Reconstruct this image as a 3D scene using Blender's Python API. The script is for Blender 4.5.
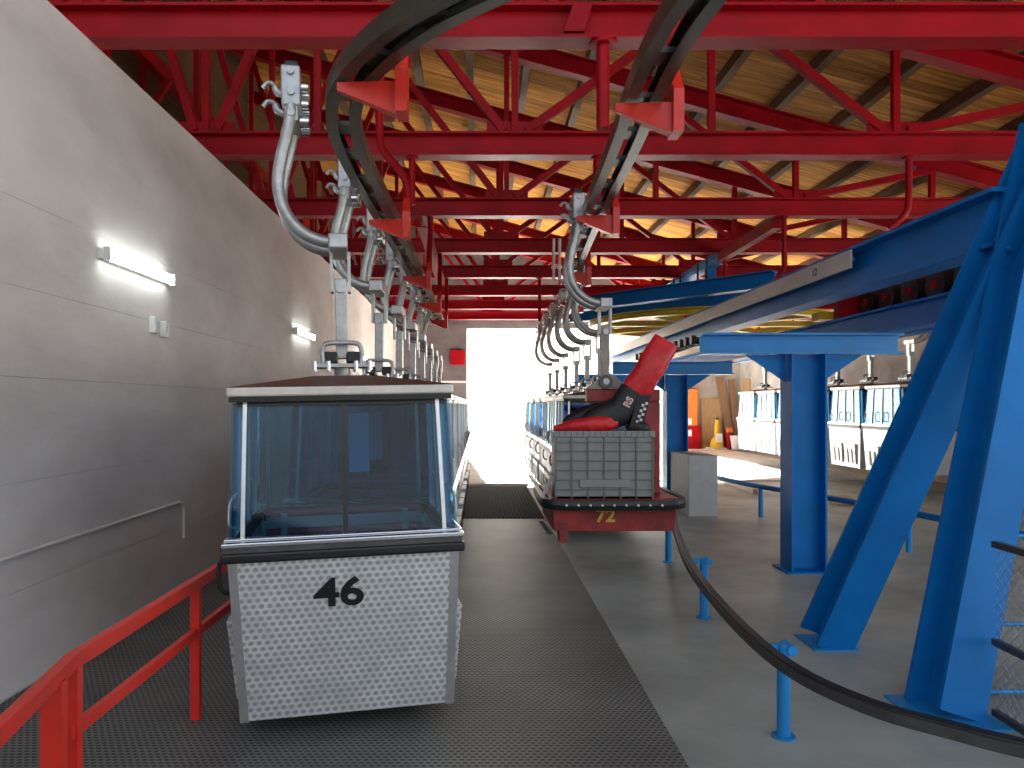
import bpy, bmesh, math, random
from mathutils import Vector, Matrix
random.seed(7)
S = bpy.context.scene
for o in list(bpy.data.objects): bpy.data.objects.remove(o)
COL = S.collection
V = Vector
PI = math.pi
H = 1.75                       # eye height

# ------------------------------------------------------------------ camera
cd = bpy.data.cameras.new('camera'); cam = bpy.data.objects.new('camera', cd); COL.objects.link(cam)
cam.location = (0, 0, H); cam.rotation_euler = (PI/2, 0, 0)
cd.sensor_width = 36; cd.lens = 740/1024*36
cd.shift_x = 32/1024; cd.shift_y = 21/1024
cd.clip_start = .05; cd.clip_end = 400
S.camera = cam
# ------------------------------------------------------------------ light
W = bpy.data.worlds.new('sky'); S.world = W; W.use_nodes = True
nt = W.node_tree; bg = nt.nodes['Background']
sk = nt.nodes.new('ShaderNodeTexSky'); sk.sky_type = 'HOSEK_WILKIE'
sk.turbidity = 5; sk.ground_albedo = .5
_az, _el = math.radians(-4), math.radians(25)       # sun ahead of the camera and to its left
sund = V((math.sin(_az)*math.cos(_el), math.cos(_az)*math.cos(_el), math.sin(_el)))
sk.sun_direction = sund
hs = nt.nodes.new('ShaderNodeHueSaturation'); hs.inputs['Saturation'].default_value = .45
nt.links.new(sk.outputs[0], hs.inputs['Color']); nt.links.new(hs.outputs[0], bg.inputs[0]); bg.inputs[1].default_value = 1.5
sl = bpy.data.lights.new('sun', 'SUN'); so = bpy.data.objects.new('sun', sl); COL.objects.link(so)
sl.energy = 8; sl.angle = .02; sl.color = (1, .95, .87)
so.rotation_euler = sund.to_track_quat('Z', 'Y').to_euler(); so.location = (-10, 40, 30)
S.view_settings.view_transform = 'Standard'; S.view_settings.look = 'None'
S.view_settings.gamma = 1; S.view_settings.exposure = 3.2
S.view_settings.use_curve_mapping = False
S.cycles.max_bounces = 10; S.cycles.diffuse_bounces = 6; S.cycles.transparent_max_bounces = 24
S.cycles.sample_clamp_indirect = 6
S.cycles.use_denoising = True

# ------------------------------------------------------------------ materials
def mat(name, col, rough=.5, metal=0., var=.0, scale=3., bump=0., bscale=40., col2=None, spec=.5, coat=0., detail=6., stretch=(1,1,1), rvar=0., thr=(.35,.65)):
    m = bpy.data.materials.new(name); m.use_nodes = True
    t = m.node_tree; p = t.nodes['Principled BSDF']; L = t.links.new
    p.inputs['Base Color'].default_value = (*col, 1); p.inputs['Roughness'].default_value = rough
    p.inputs['Metallic'].default_value = metal; p.inputs['Specular IOR Level'].default_value = spec
    p.inputs['Coat Weight'].default_value = coat; p.inputs['Coat Roughness'].default_value = .15
    if var or col2 or bump or rvar:
        tc = t.nodes.new('ShaderNodeNewGeometry'); mp = t.nodes.new('ShaderNodeMapping'); mp.inputs['Scale'].default_value = stretch
        L(tc.outputs['Position'], mp.inputs[0])
        n = t.nodes.new('ShaderNodeTexNoise'); n.inputs['Scale'].default_value = scale; n.inputs['Detail'].default_value = detail
        n.inputs['Roughness'].default_value = .6
        L(mp.outputs[0], n.inputs['Vector'])
        r = t.nodes.new('ShaderNodeValToRGB'); r.color_ramp.elements[0].position = thr[0]; r.color_ramp.elements[1].position = thr[1]
        c2 = col2 if col2 else tuple(c*(1-var) for c in col)
        r.color_ramp.elements[0].color = (*c2, 1); r.color_ramp.elements[1].color = (*col, 1)
        L(n.outputs[0], r.inputs[0]); L(r.outputs[0], p.inputs['Base Color'])
        if rvar:
            mr = t.nodes.new('ShaderNodeMapRange'); mr.inputs[3].default_value = rough+rvar; mr.inputs[4].default_value = max(.03, rough-rvar)
            L(n.outputs[0], mr.inputs[0]); L(mr.outputs[0], p.inputs['Roughness'])
        if bump:
            n2 = t.nodes.new('ShaderNodeTexNoise'); n2.inputs['Scale'].default_value = bscale; n2.inputs['Detail'].default_value = 5
            L(mp.outputs[0], n2.inputs['Vector'])
            b = t.nodes.new('ShaderNodeBump'); b.inputs['Strength'].default_value = bump; b.inputs['Distance'].default_value = .02
            L(n2.outputs[0], b.inputs['Height']); L(b.outputs[0], p.inputs['Normal'])
    return m
def emis(name, col, st):
    m = bpy.data.materials.new(name); m.use_nodes = True; p = m.node_tree.nodes['Principled BSDF']
    p.inputs['Base Color'].default_value = (*col, 1); p.inputs['Emission Color'].default_value = (*col, 1); p.inputs['Emission Strength'].default_value = st
    return m
def nd(t, ty, **kw):
    n = t.nodes.new(ty)
    for k, v in kw.items(): setattr(n, k, v)
    return n
def mth(t, op, a, b=None, c=None):
    n = t.nodes.new('ShaderNodeMath'); n.operation = op
    for i, x in enumerate((a, b, c)):
        if x is None: continue
        if isinstance(x, (int, float)): n.inputs[i].default_value = x
        else: t.links.new(x, n.inputs[i])
    return n.outputs[0]

RED = mat('red_gloss_paint', (.40, .002, .010), .45, var=.3, scale=2.5, rvar=.08, spec=.2)
REDW = mat('weathered_red_paint', (.42, .045, .04), .5, col2=(.22, .03, .03), scale=7, rvar=.1, bump=.1)
REDL = mat('bright_red_paint', (.80, .035, .018), .38, var=.2, scale=5)
BLUE = mat('blue_gloss_paint', (.003, .185, .56), .45, var=.2, scale=2, rvar=.08, spec=.2)
BLUEL = mat('light_blue_paint', (.012, .27, .68), .45, var=.15, scale=3)
STEEL = mat('galvanised_steel', (.50, .51, .51), .42, .75, var=.25, scale=14, rvar=.1)
CHROME = mat('bright_steel', (.75, .75, .76), .16, 1.)
DSTEEL = mat('dark_steel', (.12, .12, .12), .45, .6, var=.3, scale=10)
OLIVE = mat('dark_olive_track_paint', (.062, .062, .045), .33, .1, var=.25, scale=6, rvar=.1)
BLACK = mat('black_rubber', (.012, .012, .013), .42, var=.3, scale=10)
BLACKP = mat('black_paint', (.012, .012, .014), .35)
ALU = mat('aluminium_trim', (.72, .73, .74), .32, .85, var=.15, scale=10)
ALUW = mat('pale_roof_edge', (.72, .68, .62), .35, .3, var=.2, scale=6)
BROWN = mat('brown_cabin_roof', (.16, .065, .042), .5, var=.35, scale=5)
MAROON = mat('maroon_vinyl', (.62, .07, .11), .35, var=.2)
SEATG = mat('seat_frame_grey', (.5, .55, .58), .35, .4)
CONC_W = mat('painted_concrete_wall', (.82, .795, .77), .75, col2=(.58, .54, .51), scale=.9, bump=.25, bscale=9, stretch=(1, .45, 1), thr=(.28, .62))
CONC_G = mat('grey_concrete', (.43, .41, .385), .8, col2=(.27, .255, .235), scale=1.3, bump=.3, bscale=12)
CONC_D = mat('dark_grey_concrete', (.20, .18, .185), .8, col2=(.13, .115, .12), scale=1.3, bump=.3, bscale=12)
CONC_F = mat('painted_concrete_floor', (.40, .45, .41), .5, col2=(.22, .242, .222), scale=.8, rvar=.14, bump=.06, bscale=30, detail=9, thr=(.3, .6))
DARKC = mat('dark_added_wall', (.022, .025, .03), .7, var=.2)  # only for the added rear wall; dark to dim the glass reflection
APRON_GLARE = mat('pale_concrete_glare', (.74, .73, .70), .8, var=.2, scale=1)  # pale threshold concrete; on the far floor it stands in for door glare
GRAVEL = mat('pale_gravel', (.42, .41, .39), .9, var=.25, scale=2)
BEAMW = mat('dark_timber', (.17, .095, .042), .6, col2=(.10, .055, .024), scale=6, stretch=(8, .5, 8), bump=.2)
CRATE_GROOVE = mat('groove_shade_crate_plastic', (.17, .18, .17), .5)  # crate plastic darkened so the ribs read as shaded grooves
MATB = mat('dull_black_bars', (.03, .03, .03), .85, spec=.1)
BLOCK = mat('grey_painted_block', (.50, .53, .53), .6, var=.15, scale=5)
CRATE = mat('grey_crate_plastic', (.29, .305, .29), .45, var=.12, scale=6)
YEL = mat('yellow_paint', (.72, .50, .02), .4, var=.2, scale=5)
YELW = mat('worn_yellow_paint', (.68, .47, .06), .5, col2=(.35, .08, .04), scale=25, thr=(.3, .45))
WHITE = mat('white_paint', (.8, .8, .78), .4, var=.08)
BOARD = mat('grey_white_board', (.62, .60, .55), .5, var=.25, scale=3, stretch=(1, .3, 1))
WOODP = mat('pale_plywood', (.46, .30, .16), .6, var=.3, scale=3, stretch=(6, 6, .6))
WOODB = mat('brown_board', (.30, .18, .11), .6, var=.35, scale=3, stretch=(8, 8, .5))
ORANGE = mat('orange_paint', (.85, .20, .03), .45, var=.1)
REDCL = mat('red_nylon', (.82, .018, .026), .42, var=.35, scale=9, bump=.35, bscale=18)
BLACKCL = mat('black_nylon', (.014, .014, .016), .5, var=.3, scale=9, bump=.35, bscale=18)
CYAN = mat('cyan_plastic', (.25, .60, .68), .4)
SHEET = mat('blue_sheet_face', (.10, .45, .75), .5)
SHEET2 = mat('dark_blue_sheet_face', (.03, .12, .33), .5)
TUBE = emis('fluorescent_tube', (.93, 1., .96), 1.8)
WIRE = mat('galvanised_wire', (.32, .36, .38), .45, .5)
RAG = mat('ochre_rag', (.55, .42, .22), .8)

def plank_mat():
    m = mat('roof_planks', (.5, .3, .1), .75, spec=.15); t = m.node_tree; p = t.nodes['Principled BSDF']; L = t.links.new
    g = nd(t, 'ShaderNodeNewGeometry'); oi = nd(t, 'ShaderNodeObjectInfo')
    mp = nd(t, 'ShaderNodeMapping'); mp.inputs['Scale'].default_value = (.7, 14, 1)
    ad = nd(t, 'ShaderNodeVectorMath', operation='ADD'); L(g.outputs['Position'], ad.inputs[0])
    cx = nd(t, 'ShaderNodeCombineXYZ'); L(mth(t, 'MULTIPLY', oi.outputs['Random'], 31.), cx.inputs[0]); L(cx.outputs[0], ad.inputs[1])
    L(ad.outputs[0], mp.inputs[0])
    n = nd(t, 'ShaderNodeTexNoise'); n.inputs['Scale'].default_value = 1.4; n.inputs['Detail'].default_value = 7; n.inputs['Distortion'].default_value = .6
    L(mp.outputs[0], n.inputs['Vector'])
    r = nd(t, 'ShaderNodeValToRGB'); e = r.color_ramp.elements
    e[0].position = .32; e[0].color = (.42, .165, .032, 1); e[1].position = .68; e[1].color = (.90, .47, .115, 1)
    L(n.outputs[0], r.inputs[0])
    mx = nd(t, 'ShaderNodeMix', data_type='RGBA', blend_type='MULTIPLY'); mx.inputs[0].default_value = 1
    L(r.outputs[0], mx.inputs[6])
    mr = nd(t, 'ShaderNodeMapRange'); mr.inputs[3].default_value = .72; mr.inputs[4].default_value = 1.1; L(oi.outputs['Random'], mr.inputs[0])
    L(mr.outputs[0], mx.inputs[7]); L(mx.outputs[2], p.inputs['Base Color'])
    return m
PLANK = plank_mat()

def rubber_mat():
    # honeycomb mat: staggered rows of slots
    m = mat('slotted_rubber_mat', (.1, .1, .1), .55); t = m.node_tree; p = t.nodes['Principled BSDF']; L = t.links.new
    g = nd(t, 'ShaderNodeNewGeometry'); sx = nd(t, 'ShaderNodeSeparateXYZ'); L(g.outputs['Position'], sx.inputs[0])
    px, py = .036, .030
    v = mth(t, 'DIVIDE', sx.outputs[1], py); row = mth(t, 'FLOOR', v); fv = mth(t, 'SUBTRACT', mth(t, 'FRACT', v), .5)
    u = mth(t, 'ADD', mth(t, 'DIVIDE', sx.outputs[0], px), mth(t, 'MULTIPLY', row, .5)); fu = mth(t, 'SUBTRACT', mth(t, 'FRACT', u), .5)
    d = mth(t, 'SQRT', mth(t, 'ADD', mth(t, 'POWER', mth(t, 'MULTIPLY', fu, 1.05), 2), mth(t, 'POWER', mth(t, 'MULTIPLY', fv, 1.35), 2)))
    mr = nd(t, 'ShaderNodeMapRange', interpolation_type='SMOOTHSTEP'); mr.inputs[1].default_value = .30; mr.inputs[2].default_value = .42; L(d, mr.inputs[0])
    n = nd(t, 'ShaderNodeTexNoise'); n.inputs['Scale'].default_value = 1.3; n.inputs['Detail'].default_value = 6; L(g.outputs['Position'], n.inputs['Vector'])
    r = nd(t, 'ShaderNodeValToRGB'); r.color_ramp.elements[0].position = .3; r.color_ramp.elements[1].position = .7
    r.color_ramp.elements[0].color = (.11, .115, .11, 1); r.color_ramp.elements[1].color = (.20, .21, .20, 1); L(n.outputs[0], r.inputs[0])
    mx = nd(t, 'ShaderNodeMix', data_type='RGBA'); L(mr.outputs[0], mx.inputs[0]); mx.inputs[6].default_value = (.012, .012, .012, 1); L(r.outputs[0], mx.inputs[7])
    L(mx.outputs[2], p.inputs['Base Color'])
    b = nd(t, 'ShaderNodeBump'); b.inputs['Strength'].default_value = .7; b.inputs['Distance'].default_value = .012; L(mr.outputs[0], b.inputs['Height']); L(b.outputs[0], p.inputs['Normal'])
    return m
MATR = rubber_mat()

def swirl_mat():
    # engine-turned aluminium: staggered round polish marks (object space x,z / y,z)
    m = mat('engine_turned_aluminium', (.6, .62, .62), .4, .6); t = m.node_tree; p = t.nodes['Principled BSDF']; L = t.links.new
    tc = nd(t, 'ShaderNodeTexCoord'); sx = nd(t, 'ShaderNodeSeparateXYZ'); L(tc.outputs['Object'], sx.inputs[0])
    w = mth(t, 'ADD', sx.outputs[0], sx.outputs[1])
    pu, pv = .041, .032
    v = mth(t, 'DIVIDE', sx.outputs[2], pv); row = mth(t, 'FLOOR', v); fv = mth(t, 'SUBTRACT', mth(t, 'FRACT', v), .5)
    u = mth(t, 'ADD', mth(t, 'DIVIDE', w, pu), mth(t, 'MULTIPLY', row, .5)); fu = mth(t, 'SUBTRACT', mth(t, 'FRACT', u), .5)
    d = mth(t, 'SQRT', mth(t, 'ADD', mth(t, 'POWER', mth(t, 'MULTIPLY', fu, 1.1), 2), mth(t, 'POWER', fv, 2)))
    mr = nd(t, 'ShaderNodeMapRange', interpolation_type='SMOOTHSTEP'); mr.inputs[1].default_value = .12; mr.inputs[2].default_value = .56; L(d, mr.inputs[0])
    n = nd(t, 'ShaderNodeTexNoise'); n.inputs['Scale'].default_value = 9; n.inputs['Detail'].default_value = 5; L(tc.outputs['Object'], n.inputs['Vector'])
    mx = nd(t, 'ShaderNodeMix', data_type='RGBA'); L(mth(t, 'MULTIPLY', mr.outputs[0], mth(t, 'ADD', n.outputs[0], .35)), mx.inputs[0])
    mx.inputs[6].default_value = (.43, .46, .47, 1); mx.inputs[7].default_value = (.88, .90, .90, 1)
    L(mx.outputs[2], p.inputs['Base Color'])
    rr = nd(t, 'ShaderNodeMapRange'); rr.inputs[3].default_value = .36; rr.inputs[4].default_value = .5; L(mr.outputs[0], rr.inputs[0]); L(rr.outputs[0], p.inputs['Roughness'])
    b = nd(t, 'ShaderNodeBump'); b.inputs['Strength'].default_value = .25; b.inputs['Distance'].default_value = .004; L(mr.outputs[0], b.inputs['Height']); L(b.outputs[0], p.inputs['Normal'])
    return m
SWIRL = swirl_mat()

def glass_mat(name, tint, fac=.10):
    m = bpy.data.materials.new(name); m.use_nodes = True; t = m.node_tree; t.nodes.clear(); L = t.links.new
    o = nd(t, 'ShaderNodeOutputMaterial'); tr = nd(t, 'ShaderNodeBsdfTransparent'); tr.inputs[0].default_value = (*tint, 1)
    gl = nd(t, 'ShaderNodeBsdfGlossy'); gl.inputs['Roughness'].default_value = .03; gl.inputs[0].default_value = (.9, .95, 1, 1)
    fr = nd(t, 'ShaderNodeFresnel'); fr.inputs[0].default_value = 1.5
    mx = nd(t, 'ShaderNodeMixShader'); L(mth(t, 'MULTIPLY', fr.outputs[0], fac), mx.inputs[0]); L(tr.outputs[0], mx.inputs[1]); L(gl.outputs[0], mx.inputs[2]); L(mx.outputs[0], o.inputs[0])
    return m
GLASS = glass_mat('blue_tinted_glass', (.55, .74, .85), .6)

# ------------------------------------------------------------------ mesh helpers
class MB:
    def __init__(s): s.v = []; s.f = []; s.sm = []
    def add(s, vs, fs, smooth=False):
        b = len(s.v); s.v += [tuple(x) for x in vs]; s.f += [tuple(b+i for i in f) for f in fs]; s.sm += [smooth]*len(fs); return s
    def hexa(s, q):            # 8 points: bottom loop 0-3, top loop 4-7
        return s.add(q, [(3,2,1,0),(4,5,6,7),(0,1,5,4),(1,2,6,5),(2,3,7,6),(3,0,4,7)])
    def box(s, x0, x1, y0, y1, z0, z1):
        return s.hexa([(x0,y0,z0),(x1,y0,z0),(x1,y1,z0),(x0,y1,z0),(x0,y0,z1),(x1,y0,z1),(x1,y1,z1),(x0,y1,z1)])
    def bar(s, p0, p1, w, h, up=(0,0,1)):   # rectangular bar; h along up, w across
        p0, p1 = V(p0), V(p1); d = (p1-p0).normalized(); u = V(up); u = (u-d*u.dot(d)).normalized(); r = d.cross(u)
        a, b = r*(w/2), u*(h/2)
        return s.hexa([p0-a-b, p0+a-b, p1+a-b, p1-a-b, p0-a+b, p0+a+b, p1+a+b, p1-a+b])
    def ibeam(s, p0, p1, h, b, tf=.02, tw=.014, up=(0,0,1)):
        p0, p1 = V(p0), V(p1); d = (p1-p0).normalized(); u = V(up); u = (u-d*u.dot(d)).normalized()
        for k in (-1, 1): s.bar(p0+u*k*(h-tf)/2, p1+u*k*(h-tf)/2, b, tf, u)
        return s.bar(p0, p1, tw, h-2*tf, u)
    def tube(s, pts, r, n=10, caps=True):
        pts = [V(p) for p in pts]; rs = r if isinstance(r, (list, tuple)) else [r]*len(pts)
        vs = []; fs = []; N = None
        for i, p in enumerate(pts):
            d = (pts[min(i+1, len(pts)-1)]-pts[max(i-1, 0)]).normalized()
            if N is None: N = d.orthogonal().normalized()
            N = (N-d*N.dot(d)).normalized(); B = d.cross(N)
            vs += [p+(N*math.cos(2*PI*k/n)+B*math.sin(2*PI*k/n))*rs[i] for k in range(n)]
        for i in range(len(pts)-1):
            for k in range(n): fs.append((i*n+k, i*n+(k+1) % n, (i+1)*n+(k+1) % n, (i+1)*n+k))
        s.add(vs, fs, True)
        if caps: s.add(vs[:n], [tuple(range(n-1, -1, -1))]); s.add(vs[-n:], [tuple(range(n))])
        return s
    def cyl(s, p0, p1, r, n=14): return s.tube([p0, p1], r, n)
    def sweep(s, pts, prof, up=(0,0,1)):     # closed profile of (side, up) swept along pts
        pts = [V(p) for p in pts]; n = len(prof); vs = []; fs = []; U = V(up)
        for i, p in enumerate(pts):
            d = (pts[min(i+1, len(pts)-1)]-pts[max(i-1, 0)]).normalized(); u = (U-d*U.dot(d)).normalized(); r = d.cross(u)
            vs += [p+r*a+u*b for a, b in prof]
        for i in range(len(pts)-1):
            for k in range(n): fs.append((i*n+k, i*n+(k+1) % n, (i+1)*n+(k+1) % n, (i+1)*n+k))
        fs += [tuple(range(n-1, -1, -1)), tuple((len(pts)-1)*n+k for k in range(n))]
        return s.add(vs, fs)
    def prism(s, poly, off):   # planar polygon extruded by off
        n = len(poly); a = [V(p) for p in poly]; b = [p+V(off) for p in a]
        return s.add(a+b, [tuple(range(n-1, -1, -1)), tuple(range(n, 2*n))]+[(i, (i+1) % n, n+(i+1) % n, n+i) for i in range(n)])
    def build(s, name, m, parent=None, bevel=0., loc=None):
        me = bpy.data.meshes.new(name); me.from_pydata(s.v, [], s.f); me.validate()
        bm = bmesh.new(); bm.from_mesh(me); bmesh.ops.recalc_face_normals(bm, faces=bm.faces); bm.to_mesh(me); bm.free()
        if len(me.polygons) == len(s.sm): me.polygons.foreach_set('use_smooth', s.sm)
        me.materials.append(m)
        o = bpy.data.objects.new(name, me); COL.objects.link(o)
        if parent: o.parent = parent
        if loc: o.location = loc
        if bevel:
            b = o.modifiers.new('bevel', 'BEVEL'); b.width = bevel; b.segments = 2; b.limit_method = 'ANGLE'
        return o
def tag(o, label, cat, group=None):
    o['label'] = label; o['category'] = cat
    if group: o['group'] = group
    return o
def thing(name, label, cat, loc=(0,0,0), group=None, rz=0):
    o = bpy.data.objects.new(name, None); COL.objects.link(o); o.location = loc; o.rotation_euler = (0, 0, rz); o.empty_display_size = .2
    return tag(o, label, cat, group)
def struct(o): o['kind'] = 'structure'; return o
def copy_tree(o, parent=None):
    c = o.copy(); COL.objects.link(c)
    if parent: c.parent = parent
    for ch in list(o.children): copy_tree(ch, c)
    return c
def catmull(P, n=8):
    P = [V(p) for p in P]; out = []
    for i in range(len(P)-1):
        a, b, c, d = P[max(i-1, 0)], P[i], P[i+1], P[min(i+2, len(P)-1)]
        for k in range(n):
            t = k/n; out.append(.5*((2*b)+(c-a)*t+(2*a-5*b+4*c-d)*t*t+(3*b-a-3*c+d)*t**3))
    return out+[P[-1]]
def text_mesh(body, size, name, m, parent, mw, ext=.002, off=0., sx=1.):
    cu = bpy.data.curves.new(name, 'FONT'); cu.body = body; cu.size = size; cu.extrude = ext; cu.align_x = 'CENTER'; cu.align_y = 'CENTER'; cu.offset = off
    o = bpy.data.objects.new(name, cu); COL.objects.link(o)
    dg = bpy.context.evaluated_depsgraph_get(); me = bpy.data.meshes.new_from_object(o.evaluated_get(dg)); bpy.data.objects.remove(o)
    me.transform(Matrix.Diagonal((sx, 1, 1, 1))); me.transform(mw); me.materials.clear(); me.materials.append(m); me.name = name
    r = bpy.data.objects.new(name, me); COL.objects.link(r); r.parent = parent
    return r

# ------------------------------------------------------------------ setting
YR = 1.2                       # front eave: the bay where the tracks turn is open to the sky
XW = -2.8; WT = H+2.62; YE = 25.0; XR = 10.4; YB = 29.6
struct(MB().box(-7, XR+.3, -12, YB+.4, -.3, 0).build('floor', CONC_F))
struct(MB().box(-70, 80, YB+.4, 160, -.4, -.06).build('ground', GRAVEL))
struct(MB().box(-70, 80, -60, -12, -.4, -.06).build('ground', GRAVEL))
struct(MB().box(XR+.3, 80, -12, YB+.4, -.4, -.06).build('ground', GRAVEL))
struct(MB().box(-70, -7, -12, YB+.4, -.4, -.06).build('ground', GRAVEL))
# left wall: concrete cast in lifts with recessed joints
wl = struct(MB().box(XW-.32, XW-.02, -12, YE, 0, WT-.01).build('wall_left', CONC_G))
zl = [0, .62, 1.28, 1.92, 2.47, 3.0, WT]
for i in range(6):
    for y0, y1 in ((-12, 13.9), (13.925, YE)):
        g = .0007
        MB().box(XW-.03, XW, y0, y1, zl[i]+g, zl[i+1]-(0 if i == 5 else g)).build('concrete_lift', CONC_W, wl, bevel=.0015)
struct(MB().box(-5.0, -4.8, YR, YE, 0, 8.62).build('wall_outer', BEAMW))  # set close in and in dark timber to darken the upper left
# end wall beside the doorway
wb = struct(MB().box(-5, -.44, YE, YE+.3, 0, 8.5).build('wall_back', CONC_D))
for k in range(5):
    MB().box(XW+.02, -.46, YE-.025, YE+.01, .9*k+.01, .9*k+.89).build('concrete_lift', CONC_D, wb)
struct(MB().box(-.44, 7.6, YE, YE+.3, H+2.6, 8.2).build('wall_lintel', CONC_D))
struct(MB().box(-7, XR+.3, -10.3, -10, 0, 7.5).build('wall_rear_added', DARKC))  # added out of view so the cabin glass reflects dark, not sky
struct(MB().box(7.4, 7.6, YE+.3, YB, H+2.6, 5.2).build('wall_side_lintel', CONC_G))
struct(MB().box(7.6, XR+.3, YB, YB+.3, 0, 5.5).build('wall_end', CONC_G))
struct(MB().box(XR, XR+.3, 9, YB, 0, 4.6).build('wall_right', CONC_G))
# roof: planks on timber purlins on the trusses
def zroof(x): return H+5.62-.27*x
ceil = struct(MB().hexa([(-5,YR,zroof(-5)+.03),(XR+.6,YR,zroof(XR+.6)+.03),(XR+.6,YB+.5,zroof(XR+.6)+.03),(-5,YB+.5,zroof(-5)+.03),
                  (-5,YR,zroof(-5)+.15),(XR+.6,YR,zroof(XR+.6)+.15),(XR+.6,YB+.5,zroof(XR+.6)+.15),(-5,YB+.5,zroof(-5)+.15)]).build('ceiling', BEAMW))
pw = .2; base = None; y = 0.
def plank_mesh(x0, x1):
    return MB().hexa([(x0,0,zroof(x0)),(x1,0,zroof(x1)),(x1,pw-.008,zroof(x1)),(x0,pw-.008,zroof(x0)),
                   (x0,0,zroof(x0)+.028),(x1,0,zroof(x1)+.028),(x1,pw-.008,zroof(x1)+.028),(x0,pw-.008,zroof(x0)+.028)])
cuts = [(-5.0, 1.43, 5.03, XR+.5), (-5.0, -.37, 3.23, XR+.5)]
protos = [[plank_mesh(c[i]+.002, c[i+1]-.002).build('plank', PLANK, ceil) for i in range(3)] for c in cuts]
used = set(); k = 0
y = YR
while y < 20.8:
    for i, p in enumerate(protos[k % 2]):
        o = p if p.name not in used else p.copy()
        if p.name in used: COL.objects.link(o)
        used.add(p.name); o.location = (0, y, 0)
    y += pw; k += 1
mb = MB()
while y < YB:
    mb.hexa([(v[0], v[1]+y, v[2]) for v in plank_mesh(-5.0, XR+.5).v]); y += pw
o = mb.build('far_planks', PLANK, ceil); o['kind'] = 'stuff'
for i in range(19):
    x = -4.67+.9*i
    if x > XR+.3: break
    MB().box(x-.06, x+.06, YR, YB, zroof(x)-.17-.0, zroof(x)-.012).build('purlin', BEAMW, ceil)

# ------------------------------------------------------------------ roof trusses
def make_truss(first):
    t = thing('roof_truss', '', 'truss', (0, 0, 0), 'red steel roof trusses')
    zb = H+2.62; ch = .25
    MB().ibeam((-4.75, 0, zb+ch/2), (XR-.02, 0, zb+ch/2), ch, .19, .022, .016).build('bottom_chord', RED, t)
    zt = lambda x: H+4.95-.27*x+.12
    x1 = 8.6
    MB().ibeam((-4.75, 0, zt(-4.75)), (x1, 0, zt(x1)), .25, .17, .02, .016).build('top_chord', RED, t)
    def web(n, a, b, w=.085): MB().bar(a, b, w, w, (0, 1, 0)).build(n, RED, t)
    zc = zb+ch
    for xb, xt in ((-2.9, -3.95), (-2.9, -1.72), (.37, -1.72), (.37, 2.45), (4.4, 2.45), (4.4, 6.3)):
        s = .12 if xt > xb else -.12
        web('diagonal_brace', (xb+s, 0, zc+.03), (xt, 0, zt(xt)-.1))
    for xv in (-4.7, -3.95, -2.9, -1.72, .37, 2.45, 4.4, 6.3):
        web('vertical_post', (xv, 0, zc-.01), (xv, 0, zt(xv)-.1), .07)
    for xb in (-2.9, .37, 4.4): MB().box(xb-.3, xb+.3, -.008, .008, zc-.01, zc+.13).build('gusset_plate', RED, t)
    return t
TY = [5.36+2.48*i for i in range(8)]
tl = ['nearest red roof truss, its thick bottom chord along the top edge of the photo', 'second red roof truss from the camera, just behind the two curved tracks',
      'third red roof truss from the camera', 'fourth red roof truss from the camera', 'fifth red roof truss from the camera', 'sixth red roof truss from the camera',
      'seventh red roof truss, last but one before the doorway', 'farthest red roof truss, just before the bright doorway']
tr = make_truss(True)
for i, yy in enumerate(TY):
    o = tr if i == 0 else copy_tree(tr)
    o.location = (0, yy, 0); o['label'] = tl[i]
# longitudinal members
tag(MB().bar((-3.5, 2, H+2.9), (-3.5, YE, H+2.9), .12, .2).build('longitudinal_beam', RED), 'dark red lengthwise beam just behind the top of the left wall', 'beam')
tag(MB().bar((-4.4, 2, H+4.6), (-4.4, YE, H+4.6), .12, .2).build('longitudinal_beam', RED), 'dark red lengthwise beam high up left behind the wall', 'beam')
br = thing('wind_bracing', 'red zigzag bracing between the trusses above the left wall', 'bracing')
for i in range(7):
    a = (-3.62, TY[i]+.12, H+3.06); b = (-4.29, TY[i+1]-.12, H+4.46)
    MB().bar(a, b, .07, .07).build('diagonal_brace', RED, br)
tag(MB().bar((4.2, TY[2]+.12, H+2.58), (4.2, 12.9, H+2.58), .13, .17).build('hoist_beam', RED), 'red lengthwise beam under the trusses that leads to the small blue gantry', 'beam')
tag(MB().ibeam((-.80, TY[2]-.2, H+2.52), (-.80, TY[4]-.3, H+2.52), .18, .13).build('track_carrier_beam', RED), 'red lengthwise beam hung under the trusses above the left track', 'beam')
st = MB().prism([(.60,-.10,H+2.66),(.74,-.10,H+2.66),(.80,-.10,H+2.85),(.66,-.10,H+2.85)], (0,.09,0)).build('stiffener_plate', RED, tr)

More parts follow.
